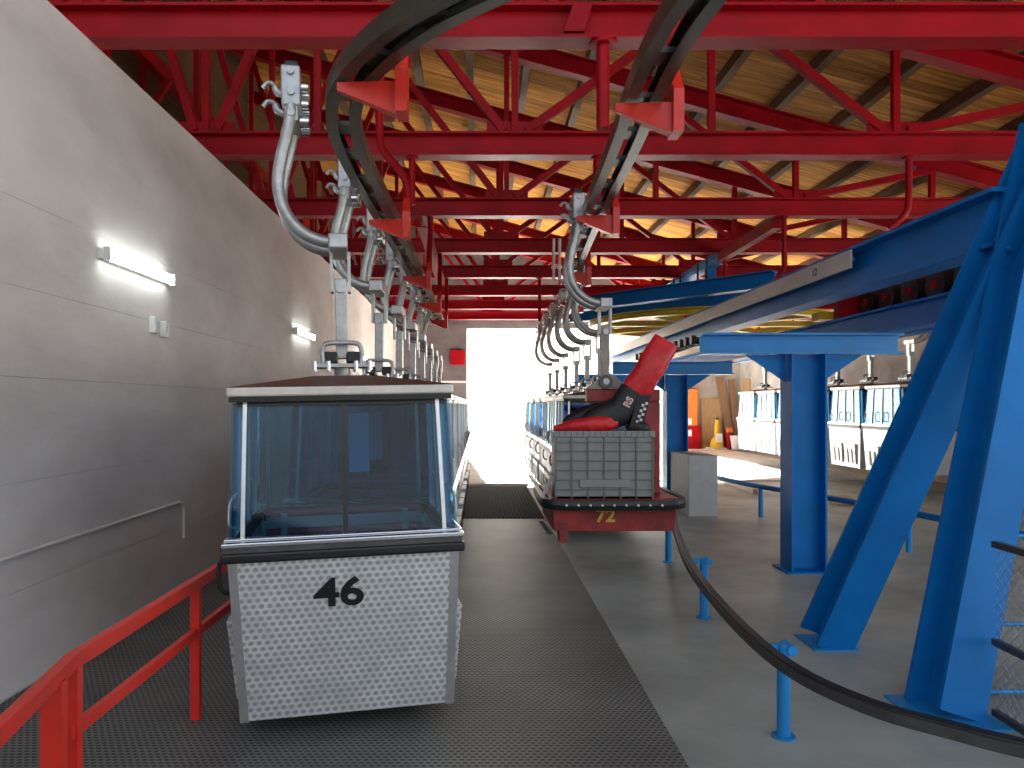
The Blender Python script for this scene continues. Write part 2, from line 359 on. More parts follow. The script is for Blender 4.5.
# ------------------------------------------------------------------ overhead tracks
ZT = H+1.80
LP = [(-.88, 16.4, ZT), (-.88, 12, ZT), (-.89, 8, ZT), (-.90, 6.4, ZT), (-.905, 5.5, ZT), (-.875, 4.8, ZT), (-.79, 4.32, ZT), (-.68, 4.02, ZT), (-.54, 3.78, ZT), (-.36, 3.53, ZT), (-.11, 3.27, ZT), (.35, 2.88, ZT), (.9, 2.3, ZT), (1.3, 1.6, ZT)]
RP = [(1.6, 22, ZT), (1.62, 17, ZT), (1.58, 13, ZT), (1.22, 9.5, ZT), (1.09, 7.6, ZT), (1.0, 5.22, ZT), (.95, 4.37, ZT), (.93, 3.75, ZT), (.95, 3.29, ZT), (1.04, 2.85, ZT), (1.3, 2.4, ZT), (1.9, 2.0, ZT), (2.8, 1.8, ZT)]
def make_track(P, label):
    pts = catmull(P, 8); t = thing('overhead_track', label, 'track', pts[0])
    pts = [p-V(P[0]) for p in pts]
    for nm, off in (('outer_rail', -.072), ('inner_rail', .072)):
        prof = [(off+(-a if off > 0 else a), b) for a, b in [(-.034,-.052),(.036,-.052),(.036,-.042),(-.012,-.036),(-.012,.036),(.036,.042),(.036,.052),(-.034,.052)]]
        MB().sweep(pts, prof).build(nm, OLIVE, t)
    acc = 0; last = 0
    for i in range(1, len(pts)-1):
        acc += (pts[i]-pts[i-1]).length
        if acc-last > .5:
            last = acc; d = (pts[i+1]-pts[i-1]).normalized(); r = d.cross(V((0,0,1))).normalized()
            MB().bar(pts[i]-r*.09, pts[i]+r*.09, .15, .03).build('crossbar', OLIVE, t)
    return t
make_track(LP, 'left dark overhead track of two rails that curves right above the camera')
make_track(RP, 'right dark overhead track of two rails above the red carrier')
ft = thing('overhead_track', 'straight overhead track above the far right row of gondolas', 'track', (8.56, 14, ZT+.3))
for s in (-.1, .1): MB().box(s-.03, s+.03, 0, 10, -.08, .08).build('rail', OLIVE, ft)
for i in range(4, 8):
    MB().cyl((0, TY[i]-14, .08), (0, TY[i]-14, H+2.63-ZT-.3), .035, 10).build('hanger_pipe', RED, ft)
    MB().box(-.13, .13, TY[i]-14.06, TY[i]-13.94, .06, .10).build('crossbar', OLIVE, ft)

# red brackets that carry the tracks: pipe from the truss, plate, wedge arm
def bracket(x, y, ytr, label, z=ZT, top=None):
    t = thing('track_bracket', label, 'bracket', (x, y, z), 'red brackets carrying the overhead tracks')
    MB().hexa([(-.17,-.02,-.105),(.15,-.04,-.24),(.15,.04,-.24),(-.17,.02,-.105),(-.17,-.02,-.063),(.15,-.04,-.063),(.15,.04,-.063),(-.17,.02,-.063)]).build('wedge_arm', REDL, t)
    MB().prism([(.15,-.08,-.24),(.15,.08,-.24),(.15,.08,.16),(.15,.03,.16),(.15,-.08,.0)], (.06,0,0)).build('side_plate', REDL, t)
    zt = H+2.63-z
    pts = catmull([(.18, .05, .05), (.18, .06, .22), (.18, (ytr-y)*.75, zt-.32), (.18, ytr-y, zt-.2), (.18, ytr-y, zt)] if top is None else
                  ([(.18, .05, .02), (.18, .06, .25), (.14, .06, .38), (-.04, .06, .60), (-.08, .06, .74), (-.08, .06, 1.25)] if top == 1 else [(.18, .05, .05), (.18, .05, .5), (.18, .05, 1.2)]), 5)
    MB().tube(pts, .04, 10).build('hanger_pipe', RED, t)
    if top: MB().box((.13 if top == 2 else -.13), (.23 if top == 2 else -.03), -.05, ytr-y, 1.2, 1.3).build('support_arm', RED, t)
    return t
bl = ['red bracket with wedge arm under the bend of the left track, nearest the camera', 'second red bracket along the left track', 'third red bracket along the left track', 'fourth red bracket along the left track', 'farthest red bracket at the end of the left track']
for (x, y, yt), l in zip(((-.60, 4.0, 5.36), (-.87, 6.95, 7.84), (-.87, 10.0, 10.32), (-.87, 12.6, 12.8), (-.87, 15.1, 15.28)), bl): bracket(x, y, yt, l, top=(1 if 6 < y < 7 else 2 if y < 5 else None))
bl = ['red bracket with wedge arm under the bend of the right track, nearest the camera', 'second red bracket along the right track', 'third red bracket along the right track', 'fourth red bracket along the right track']
for (x, y, yt), l in zip(((.95, 4.28, 5.36), (1.06, 6.8, 7.84), (1.24, 9.7, 10.32), (1.53, 12.5, 12.8)), bl): bracket(x, y, yt, l, top=(2 if y < 5 else None))
# other red hanger pipes
def pipe(label, pts, r=.035, flange=True):
    t = thing('hanger_pipe', label, 'pipe', pts[0], None)
    q = [V(p)-V(pts[0]) for p in pts]
    MB().tube(catmull(q, 5) if len(q) > 2 else q, r, 10).build('pipe', RED, t)
    MB().cyl((0,0,-.02), (0,0,.0), r*2, 14).build('flange', RED, t)
ztb = H+2.62
pipe('thick red pipe dropping from the nearest truss left of the right track', [(.89, 5.36, ztb), (.89, 5.36, ztb-.62)], .05)
pipe('red pipe with an S bend under the second truss, right of the roof bay', [(4.54, 7.84, ztb), (4.54, 7.84, ztb-.45), (4.50, 7.84, ztb-.60), (4.36, 7.9, ztb-.75)])
pipe('red pipe with an S bend under the third truss', [(4.24, 10.32, ztb), (4.24, 10.32, ztb-.6), (4.22, 10.3, ztb-.74), (4.12, 10.35, ztb-.88)])
pipe('red pipe with an S bend under the fourth truss beside the blue gantry', [(4.23, 12.8, ztb), (4.23, 12.8, ztb-.38), (4.2, 12.8, ztb-.45), (4.1, 12.8, ztb-.56)])
pipe('straight red pipe under the second truss beside the left track', [(-.72, 7.84, ztb), (-.72, 7.84, ztb-.5)])
pipe('straight red pipe under the fifth truss left of the right track', [(1.23, 15.28, ztb), (1.23, 15.28, ztb-.9)])
pipe('straight red pipe under the second truss above the right track', [(1.25, 7.84, ztb), (1.25, 7.84, ztb-.5)])
cp = thing('white_conduit', 'pair of short white vertical pipes under the fourth truss', 'pipe', (1.30, 12.55, ztb))
for s in (-.05, .05):
    MB().cyl((s,0,-.5), (s,0,.2), .025, 10).build('pipe', WHITE, cp); MB().box(s-.04, s+.04, -.04, .04, -.3, -.26).build('clip', WHITE, cp)

# ------------------------------------------------------------------ gondola
def make_gondola(num=True):
    g = thing('gondola', '', 'gondola', (0,0,0))
    def lv(z):                                     # half widths at height z
        if z <= 1.0: t = (z-.12)/.88; return .55+.035*t, .60+.08*t
        t = (z-1.0)/.75; return .585-.018*t, .68-.09*t
    def quad(side, u0, u1, z0, z1, th, off=0.):     # slab on one side, u in -1..1
        P = []
        for z, u in ((z0,u0),(z0,u1),(z1,u1),(z1,u0)):
            hx, hy = lv(z)
            P.append({'f': V((u*hx, -hy-off, z)), 'b': V((u*hx, hy+off, z)), 'l': V((-hx-off, u*hy, z)), 'r': V((hx+off, u*hy, z))}[side])
        n = {'f': V((0,1,0)), 'b': V((0,-1,0)), 'l': V((1,0,0)), 'r': V((-1,0,0))}[side]
        return MB().hexa([P[0], P[1], P[1]+n*th, P[0]+n*th, P[3], P[2], P[2]+n*th, P[3]+n*th])
    hx, hy = lv(.12)
    MB().box(-hx+.01, hx-.01, -hy+.01, hy-.01, .122, .16).build('cabin_floor', DSTEEL, g)
    for s, n in (('f', 'front_panel'), ('b', 'rear_panel')): quad(s, -.985, .985, .12, .96, .022).build(n, SWIRL, g)
    for s in 'lr':
        for a, b in ((-.96, -.01), (.01, .96)): quad(s, a, b, .13, .96, .022).build('door_panel', SWIRL, g)
    for sx in (-1, 1):
        for sy in (-1, 1):
            P = []
            for z in (.115, .97):
                hx, hy = lv(z); hx += .006; hy += .006
                P += [V((sx*hx, sy*hy, z)), V((sx*(hx-.045), sy*hy, z)), V((sx*(hx-.045), sy*(hy-.03), z)), V((sx*hx, sy*(hy-.03), z))]
            MB().hexa(P).build('corner_strip', ALU, g)
            P = []
            for z in (1.04, 1.77):
                hx, hy = lv(z); hx += .002; hy += .002
                P += [V((sx*(hx-.06), sy*hy, z)), V((sx*(hx-.08), sy*hy, z)), V((sx*(hx-.08), sy*(hy-.04), z)), V((sx*(hx-.06), sy*(hy-.04), z))]
            MB().hexa(P).build('window_post', ALU, g)
    # bumper and chrome strips: rings
    def ring(name, z0, z1, o, th, m, bev=.006):
        hx, hy = lv((z0+z1)/2); hx += o; hy += o; b = MB()
        b.box(-hx, hx, -hy, -hy+th, z0, z1); b.box(-hx, hx, hy-th, hy, z0, z1); b.box(-hx, -hx+th, -hy+th, hy-th, z0, z1); b.box(hx-th, hx, -hy+th, hy-th, z0, z1)
        return b.build(name, m, g, bevel=bev)
    ring('rubber_bumper', .955, 1.005, .035, .06, BLACK, .012)
    ring('bumper_channel', 1.006, 1.033, .02, .05, DSTEEL, 0)
    ring('chrome_strip', 1.033, 1.056, .032, .05, CHROME, .005)
    ring('chrome_strip', 1.060, 1.076, .022, .045, CHROME, .005)
    # glazing
    for s in 'fb':
        for a, b in ((-.9, -.02), (.02, .9)): quad(s, a, b, 1.078, 1.76, .006, -.012).build('window_pane', GLASS, g)
        for a, b in ((-1.0, -.9), (.9, 1.0)): quad(s, a, b, 1.078, 1.76, .006, -.004).build('corner_pane', GLASS, g)
        quad(s, -.022, .022, 1.07, 1.765, .03, .004).build('centre_mullion', BLACKP, g)
        quad(s, -.95, .95, 1.74, 1.765, .03, .0).build('window_seal', BLACKP, g)
    for s in 'lr':
        for a, b in ((-.97, -.58), (-.54, -.02), (.02, .54), (.58, .97)): quad(s, a, b, 1.078, 1.76, .006, -.01).build('side_pane', GLASS, g)
        for u in (-.56, 0, .56): quad(s, u-.022, u+.022, 1.07, 1.765, .03, .004).build('door_pillar', ALU, g)
        k = -1 if s == 'l' else 1
        for yy in (-.15, .15):
            q = catmull([(k*.57, yy, 1.12), (k*.61, yy, 1.14), (k*.61, yy, 1.24), (k*.60, yy, 1.29), (k*.56, yy, 1.30)], 4)
            MB().tube(q, .010, 8).build('door_handle', WHITE, g)
        q = catmull([(k*.555, -.58, 1.12), (k*.585, -.60, 1.14), (k*.58, -.60, 1.24), (k*.56, -.59, 1.28), (k*.54, -.56, 1.29)], 4)
        MB().tube(q, .009, 8).build('grab_handle', WHITE, g)
        # ski pockets hung on the lower door panels
        for y0, y1 in ((-.52, -.06), (.06, .52)):
            hxa, _ = lv(.25); hxb, _ = lv(.62)
            pk = MB().hexa([(k*hxa, y0+.03, .2), (k*(hxa+.03), y0+.03, .2), (k*(hxa+.03), y1-.03, .2), (k*hxa, y1-.03, .2), (k*(hxb-.004), y0, .62), (k*(hxb+.055), y0, .62), (k*(hxb+.055), y1, .62), (k*(hxb-.004), y1, .62)]).build('ski_pocket', SWIRL, g)
            for yq in (y0+.14, y1-.14):  # black strips laid on the pocket to draw the dark of its slots
                MB().hexa([(k*(hxa+.03), yq-.03, .22), (k*(hxa+.045), yq-.03, .22), (k*(hxa+.045), yq+.03, .22), (k*(hxa+.03), yq+.03, .22), (k*(hxb+.042), yq-.03, .52), (k*(hxb+.06), yq-.03, .52), (k*(hxb+.06), yq+.03, .52), (k*(hxb+.042), yq+.03, .52)]).build('dark_slot', BLACK, pk)
    q = catmull([(-.59, -.6, .98), (-.64, -.6, .94), (-.64, -.6, .82), (-.59, -.59, .78), (-.56, -.58, .78)], 4)
    MB().tube(q, .012, 8).build('door_cable', BLACK, g)
    # benches
    for sy in (-1, 1):
        b = thing_part('bench', g)
        MB().box(-.5, .5, sy*.30-.16, sy*.30+.16, .58, .63).build('seat_cushion', MAROON, b, bevel=.015)
        for z in (1.03, .90): MB().cyl((-.52, sy*.52, z), (.52, sy*.52, z), .028, 10).build('backrest_bar', MAROON, b)
        MB().box(-.52, .52, sy*.545-.012, sy*.545+.012, .85, 1.035).build('backrest_panel', SEATG, b)
        for x in (-.4, 0, .4): MB().box(x-.02, x+.02, sy*.50-.025, sy*.50+.025, .63, 1.03).build('bracket', SEATG, b)
    # roof
    rx, ry = .585, .64
    MB().box(-rx, rx, -ry, ry, 1.792, 1.842).build('roof_edge', ALUW, g, bevel=.01)
    MB().box(-rx+.012, rx-.012, -ry+.012, ry-.012, 1.765, 1.792).build('roof_gasket', BLACKP, g)
    b = MB(); a = [(-rx,-ry,1.842),(rx,-ry,1.842),(rx,ry,1.842),(-rx,ry,1.842)]; c = [(-.16,-.2,1.912),(.16,-.2,1.912),(.16,.2,1.912),(-.16,.2,1.912)]
    b.hexa(a+c).build('roof', BROWN, g)
    # hanger
    hp = thing_part('roof_mount', g)
    MB().box(-.17, .17, -.13, .13, 1.965, 1.985).build('mount_plate', STEEL, hp)
    MB().cyl((0,0,1.91), (0,0,1.97), .05, 12).build('pedestal', STEEL, hp)
    for x in (-.16, -.08, .08, .16):
        for yy in (-.125, .125): MB().cyl((x, yy, 1.945), (x, yy, 2.0), .016, 8).build('bolt', CHROME, hp)
    for x in (-.07, .07):
        MB().box(x-.045, x+.045, -.08, .08, 1.99, 2.06).build('rubber_block', BLACK, hp, bevel=.012)
    MB().tube(catmull([(-.11,-.09,1.985), (-.115,-.09,2.06), (-.09,-.09,2.105), (0,-.09,2.11), (.09,-.09,2.105), (.115,-.09,2.06), (.11,-.09,1.985)], 4), .014, 8).build('mount_frame', STEEL, hp)
    MB().box(-.035, .035, -.05, .05, 2.02, 2.50).build('hanger_bar', STEEL, g, bevel=.006)
    f = MB()
    for x in (-.052, .052): f.prism([(x-.009,-.05,2.42),(x-.009,.05,2.42),(x-.009,.05,2.66),(x-.009,-.05,2.66)], (.018,0,0))
    f.build('joint_fork', STEEL, g)
    MB().cyl((0,-.075,2.44), (0,.075,2.44), .028, 12).build('joint_bolt', STEEL, g)
    MB().box(-.065, .045, -.18, .18, 2.655, 2.745).build('joint_block', STEEL, g, bevel=.01)
    path = [(-.02, 2.70), (-.10, 2.705), (-.19, 2.74), (-.27, 2.81), (-.325, 2.91), (-.345, 3.03), (-.33, 3.16), (-.295, 3.30), (-.265, 3.44), (-.26, 3.5)]
    for yy in (-.13, .13): MB().tube(catmull([(a, yy, b) for a, b in path], 4), .036, 12).build('hanger_tube', STEEL, g)
    gr = MB().box(-.315, -.205, -.16, .16, 3.48, 3.72).build('grip', STEEL, g, bevel=.012)
    MB().box(-.295, -.225, -.15, .15, 3.40, 3.485).build('grip_neck', STEEL, gr)
    MB().box(-.30, -.22, -.085, .085, 3.72, 3.78).build('grip_cap', BLACKP, gr, bevel=.012)
    for z in (3.68, 3.56, 3.44): MB().cyl((-.26,-.175,z), (-.26,.175,z), .022, 10).build('grip_bolt', STEEL, gr)
    for z in (3.63, 3.52):
        MB().tube(catmull([(-.30,-.05,z-.05), (-.345,-.05,z-.03), (-.36,-.05,z+.01), (-.40,-.05,z+.02), (-.425,-.05,z-.01)], 4), [.022]*8+[.014]*9, 8).build('grip_lever', STEEL, gr)
    for z in (3.62, 3.52, 3.42):
        for yy in (-.07, .07): MB().cyl((-.215, yy, z), (-.165, yy, z), .035, 14).build('guide_roller', CHROME, gr)
    return g
def thing_part(name, parent):
    o = bpy.data.objects.new(name, None); COL.objects.link(o); o.parent = parent; return o
g0 = make_gondola()
left_lab = ['silver gondola 46 with blue tinted windows, nearest the camera'] + [w+' gondola in the left row behind gondola 46' for w in
            ('second silver', 'third silver', 'fourth silver', 'fifth silver', 'sixth silver', 'seventh silver', 'rearmost silver')]
copies = []
for i in range(1, 8):
    c = copy_tree(g0); c.location = (-.82, 4.56+1.49*i, 0); c['label'] = left_lab[i]; c['group'] = 'gondolas parked in the left row'; copies.append(c)
rl = ['nearest gondola of the middle row, behind the red carrier', 'second gondola of the middle row behind the red carrier', 'third gondola of the middle row behind the red carrier', 'fourth gondola of the middle row behind the red carrier',
      'fifth gondola of the middle row towards the bright doorway', 'rearmost gondola of the middle row beside the bright doorway']
for i, yy in enumerate((10.25, 11.75, 13.2, 14.85, 16.5, 18.15)):
    c = copy_tree(g0); c.location = ((1.68, 1.72, 1.74, 1.74, 1.74, 1.74)[i]-.02, yy, .04); c['label'] = rl[i]; c['group'] = 'gondolas parked in the middle row'
fl = ['gondola of the far right row nearest the camera, mostly behind the slanted blue leg', 'second gondola of the far right row, seen just left of the slanted blue leg', 'third gondola of the far right row, right of the blue T column',
      'fourth gondola of the far right row, partly hidden by the blue T column', 'fifth gondola of the far right row, just left of the blue T column', 'rearmost gondola of the far right row, beside the white bucket']
for i in range(6):
    c = copy_tree(g0); c.location = (8.5, 14.6+1.49*i, .3); c.rotation_euler = (0, 0, PI); c['label'] = fl[i]; c['group'] = 'gondolas parked along the right wall'
# extras of gondola 46
mw = Matrix.Translation((-.04, -.663, .765)) @ Matrix.Rotation(PI/2+.091, 4, 'X')
text_mesh('46', .205, 'cabin_number', BLACKP, g0, mw, .004, .005, 1.25)
MB().box(.03, .17, .575, .579, 1.28, 1.68).build('blue_sheet', SHEET, g0)  # thin blue sheets just inside the rear windows
MB().box(.17, .26, .577, .581, 1.36, 1.68).build('blue_sheet', SHEET2, g0)
g0.location = (-.795, 4.5, .01); g0.rotation_euler = (0, math.radians(-1.2), math.radians(10.5)); g0['label'] = left_lab[0]; g0['group'] = 'gondolas parked in the left row'

# ------------------------------------------------------------------ red carrier 72
cc = thing('service_carrier', 'red flat service carrier with yellow 72 hanging on the right track', 'carrier', (1.18, 6.95, 0))
# local frame: front at y=-.4
MB().box(-.53, .55, -.30, .75, .63, .85).build('base_frame', REDW, cc, bevel=.01)
MB().hexa([(-.51,-.32,.62),(.56,-.32,.62),(.56,-.29,.62),(-.51,-.29,.62),(-.53,-.345,.845),(.57,-.345,.845),(.57,-.29,.845),(-.53,-.29,.845)]).build('front_plate', REDW, cc)
MB().box(-.56, .60, -.37, .80, .885, .92).build('deck', REDW, cc, bevel=.008)
rim = catmull([(-.60, .7, .875), (-.61, -.15, .875), (-.57, -.37, .875), (-.42, -.42, .865), (0, -.43, .865), (.45, -.42, .868), (.60, -.36, .875), (.66, -.15, .875), (.66, .7, .875)], 5)
MB().sweep(rim, [(-.025,-.045), (.02,-.045), (.03,0), (.02,.04), (-.025,.04)]).build('rubber_bumper', BLACK, cc)
for k in range(9): MB().cyl((-.42+.105*k, -.46, .87), (-.42+.105*k, -.43, .87), .012, 8).build('bumper_bolt', CHROME, cc)
for x in (-.46, -.40, .38, .46): MB().cyl((x, -.345, .69), (x, -.31, .69), .012, 8).build('bolt', DSTEEL, cc)
MB().box(-.47, -.40, -.34, -.20, .52, .64).build('foot', REDW, cc)
MB().hexa([(-.58,-.36,.60),(-.53,-.36,.60),(-.53,-.3,.60),(-.58,-.3,.60),(-.66,-.38,.72),(-.62,-.38,.72),(-.62,-.3,.72),(-.66,-.3,.72)]).build('guide_shoe', DSTEEL, cc)
text_mesh('72', .16, 'carrier_number', YELW, cc, Matrix.Translation((-.06, -.343, .755)) @ Matrix.Rotation(PI/2+.1, 4, 'X'), .004, .004, 1.1)
MB().box(.36, .52, .02, .16, .92, 1.78).build('mast', REDW, cc, bevel=.01)
MB().box(-.17, .52, .02, .16, 1.78, 1.90).build('top_arm', REDW, cc, bevel=.01)
MB().prism([(.36,.03,1.78),(.36,.03,1.55),(.30,.03,1.78)], (0,.12,0)).build('corner_gusset', REDW, cc)
MB().bar((-.60, -.18, .93), (-.52, -.18, 1.10), .03, .03, (0,1,0)).build('side_strut', WHITE, cc)
hg = thing_part('hanger', cc)
TANST = mat('tan_painted_steel', (.36, .33, .28), .5, .3, var=.3, scale=8)
MB().prism([(-.19,.0,1.90),(.22,.0,1.90),(.12,.0,2.0),(.03,.0,2.06),(-.06,.0,2.0)], (0,.04,0)).build('hanger_plate', TANST, hg)
MB().cyl((-.0,-.03,1.97), (-.0,.06,1.97), .065, 20).build('pivot_boss', DSTEEL, hg)
MB().cyl((-.0,-.045,1.97), (-.0,-.03,1.97), .03, 14).build('pivot_pin', STEEL, hg)
MB().box(-.04, .04, .02, .11, 2.0, 2.50).build('hanger_bar', TANST, hg)
cg = thing_part('grip_arm', cc); gcp = {}
for ch in g0.children:
    if ch.name.split('.')[0] in ('hanger_tube', 'joint_block', 'joint_fork', 'joint_bolt'):
        c = ch.copy(); COL.objects.link(c); c.parent = cg
    if ch.name.split('.')[0] == 'grip':
        c = ch.copy(); COL.objects.link(c); c.parent = cc; c.location = (0, .06, 0)
        for q in ch.children: d = q.copy(); COL.objects.link(d); d.parent = c
cg.location = (0, .06, 0)

# grey crate on the deck
cr = thing('plastic_crate', 'grey ribbed plastic crate standing on the red carrier', 'crate', (1.18-.08, 6.86, .92))
MB().box(-.435, .435, -.30, .02, 0, .02).build('crate_bottom', CRATE, cr)
def cratewall(nm, x0, x1, y0, y1): MB().box(x0, x1, y0, y1, .0, .585).build(nm, CRATE, cr)
cratewall('front_wall', -.435, .435, -.30, -.285); cratewall('rear_wall', -.435, .435, .005, .02); cratewall('side_wall', -.435, -.42, -.285, .005); cratewall('side_wall', .42, .435, -.285, .005)
MB().box(-.45, .45, -.318, -.30, .545, .60).build('crate_rim', CRATE, cr, bevel=.005)
for z in (.08, .165, .25, .335, .42, .50): MB().box(-.44, .44, -.315, -.30, z-.006, z+.006).build('rib', CRATE_GROOVE, cr)
for k in range(7): x = -.43+.1433*k; MB().box(x-.007, x+.007, -.317, -.30, .0, .56).build('rib', CRATE_GROOVE, cr)
for k in range(16): x = -.40+.0533*k; MB().box(x-.004, x+.004, -.324, -.318, .55, .595).build('rim_rib', CRATE_GROOVE, cr)
MB().box(-.22, .22, -.321, -.30, .10, .17).build('handle_panel', CRATE, cr, bevel=.004)

# red and black rescue bag: lower lump in the crate and a stiff sleeve standing up to the right
bag = thing('rescue_bag', 'red and black fabric bag leaning out of the grey crate', 'bag', (1.18, 6.75, 1.50))
def loft(name, m, pts, rad, flat=.5, n=14, jit=.0, seed=1, parent=bag):
    rnd = random.Random(seed); P = [V(p) for p in catmull(pts, 4)]; R = catmull([(a, b, 0) for a, b in rad], 4); vs = []; fs = []
    for i, p in enumerate(P):
        d = (P[min(i+1, len(P)-1)]-P[max(i-1, 0)]).normalized(); u = V((0,-1,0)); u = (u-d*u.dot(d)).normalized(); r = d.cross(u)
        for k in range(n):
            a = 2*PI*k/n; w = 1+rnd.uniform(-jit, jit)
            vs.append(p+r*math.copysign(abs(math.cos(a))**.7, math.cos(a))*R[i][0]*w+u*math.sin(a)*R[i][1]*w)
    for i in range(len(P)-1):
        for k in range(n): fs.append((i*n+k, i*n+(k+1) % n, (i+1)*n+(k+1) % n, (i+1)*n+k))
    b = MB(); b.add(vs, fs, True); b.add(vs[:n], [tuple(range(n))]); b.add(vs[-n:], [tuple(range(n))])
    return b.build(name, m, parent)
loft('sleeve', REDCL, [(.22,0,.34), (.30,0,.47), (.42,.0,.67), (.52,.0,.84)], [(.135,.06), (.13,.085), (.135,.09), (.12,.03)], jit=.06, seed=3)
loft('body', BLACKCL, [(-.22,-.02,.06), (-.08,-.01,.13), (.10,.0,.20), (.23,.0,.37)], [(.10,.09), (.13,.10), (.14,.09), (.14,.075)], jit=.06, seed=5)
loft('flap', REDCL, [(-.50,.0,.035), (-.34,-.04,.055), (-.18,-.07,.075), (-.02,-.06,.09), (.10,-.03,.14)], [(.03,.05), (.06,.08), (.075,.08), (.075,.06), (.05,.03)], jit=.06, seed=8)
loft('lining', BLACKCL, [(-.40,.03,.06), (-.25,.04,.13), (-.10,.03,.18), (.05,.04,.18)], [(.06,.05), (.09,.08), (.09,.08), (.06,.06)], jit=.1, seed=9)
# white emblem with a red 'R'-like mark and a chequered strip
R1 = Matrix.Rotation(PI/2, 4, 'X') @ Matrix.Rotation(math.radians(62), 4, 'Z')
text_mesh('RS', .085, 'emblem', WHITE, bag, Matrix.Translation((.155, -.102, .275)) @ R1, .004, .004)
text_mesh('RS', .07, 'emblem_fill', REDCL, bag, Matrix.Translation((.155, -.105, .275)) @ R1, .004, -.001)
b = MB()
for k in range(8):
    for j in range(2):
        if (k+j) % 2 == 0:
            c = V((.235, -.090, .10))+V((.085, 0, .245)).normalized()*(.026*k)+V((.9, 0, -.3)).normalized()*.026*j
            b.box(c.x-.012, c.x+.012, c.y-.006, c.y, c.z-.012, c.z+.012)
b.build('chequered_strip', WHITE, bag)
MB().hexa([(.17,-.082,.05),(.29,-.082,.05),(.29,-.03,.05),(.17,-.03,.05),(.24,-.086,.34),(.36,-.086,.34),(.36,-.03,.34),(.24,-.03,.34)]).build('label_panel', BLACKCL, bag)
tag(loft('tarp', BLACKCL, [(.22, .0, .02), (.33, -.02, .06), (.40, .0, .03)], [(.05, .06), (.07, .08), (.03, .05)], jit=.1, seed=12, parent=None), 'dark cloth bunched at the right end of the grey crate', 'cloth').location = (1.12, 6.74, 1.49)

# ------------------------------------------------------------------ floor coverings
tag(MB().box(XW+.02, 1.0, -2.5, 11.3, 0, .016).build('rubber_mat', MATR), 'dark slotted rubber mat covering the left walkway', 'mat')
gt = thing('floor_grating', 'dark ribbed grating at the end of the mat before the doorway', 'grating', (0, 11.3, 0))
MB().box(-2.6, 1.0, 0.02, 4.6, 0, .01).build('backing', MATB, gt)
b = MB()
for k in range(60):
    x = -2.6+.06*k; b.box(x, x+.03, .02, 4.6, .01, .03)
o = b.build('bars', MATB, gt); o['kind'] = 'stuff'
tag(MB().box(-2.7, 1.05, 16.0, 17.0, 0, .05).build('threshold', APRON_GLARE), 'pale concrete threshold slab at the end of the grating', 'threshold')
struct(MB().box(-2.7, 9.6, 17.0, YB+.2, 0, .02).build('floor', APRON_GLARE))  # floor past the threshold laid pale to stand in for sun glare

# ------------------------------------------------------------------ left railing
rg = thing('handrail', 'red steel handrail along the left wall', 'railing', (-1.57, 4.1, 0))
def rbar(nm, a, b, w=.045, h=.062): MB().bar(V(a)-V((-1.57,4.1,0)), V(b)-V((-1.57,4.1,0)), w, h).build(nm, REDL, rg, bevel=.004)
ZR = H-.985
rbar('top_rail', (-1.57, 9.2, ZR), (-1.57, 2.82, ZR)); rbar('top_rail', (-1.57, 2.84, ZR), (-1.36, 1.55, ZR-.05))
rbar('mid_rail', (-1.57, 9.2, ZR-.27), (-1.57, 2.82, ZR-.27), .035, .05)
for y in (4.09, 6.2, 8.3): MB().box(-.025, .025, y-4.1-.02, y-4.1+.02, .016, ZR-.03).build('post', REDL, rg)
for x, y in ((-1.585, 2.86), (-1.555, 2.70)): MB().box(x+1.57-.04, x+1.57+.04, y-4.1-.02, y-4.1+.02, .016, ZR-.02).build('post', REDL, rg)

# wall fittings
def lamp(y, label):
    t = thing('wall_lamp', label, 'lamp', (XW, y, H+1.10), 'fluorescent lamps on the left wall')
    MB().box(0.003, .05, -.60, .60, -.03, .05).build('housing', WHITE, t, bevel=.006)
    for z in (.035, -.015): MB().cyl((.068, -.56, z), (.068, .56, z), .016, 12).build('tube', TUBE, t)
    for yy in (-.59, .57):
        MB().box(.045, .09, yy, yy+.02, -.04, .06).build('tube_holder', WHITE, t)
lamp(6.0, 'twin tube fluorescent lamp on the left wall, nearest the camera'); lamp(11.6, 'second fluorescent lamp along the left wall'); lamp(17.2, 'third fluorescent lamp along the left wall, mostly behind the gondola hangers')
for y, z, l in ((6.30, H+.68, 'left one of two small white switch boxes below the wall lamp'), (6.50, H+.66, 'right one of two small white switch boxes below the wall lamp')):
    t = thing('switch_box', l, 'switch', (XW, y, z), 'switch boxes on the left wall')
    MB().box(.003, .06, -.05, .05, -.07, .07).build('cover', WHITE, t, bevel=.008); MB().box(.06, .07, -.02, .02, -.03, .03).build('rocker', SEATG, t)
q = [(XW+.02, 1.2, H-.90), (XW+.02, 6.85, H-.90), (XW+.02, 6.93, H-.93), (XW+.02, 6.95, H-1.0), (XW+.02, 6.95, H-1.25)]
tag(MB().tube(q, .014, 8).build('conduit', CONC_W), 'thin pale conduit along the left wall that bends down at its end', 'conduit')
tag(MB().box(-1.0, -.5, YE-.12, YE-.025, H+1.35, H+1.85).build('red_box', RED, bevel=.01), 'red box on the end wall left of the doorway', 'box')
tag(MB().box(-1.6, -.46, YE-.05, YE-.026, H+.75, H+.82).build('wall_rail', WHITE), 'pale horizontal rail on the end wall below the red box', 'rail')

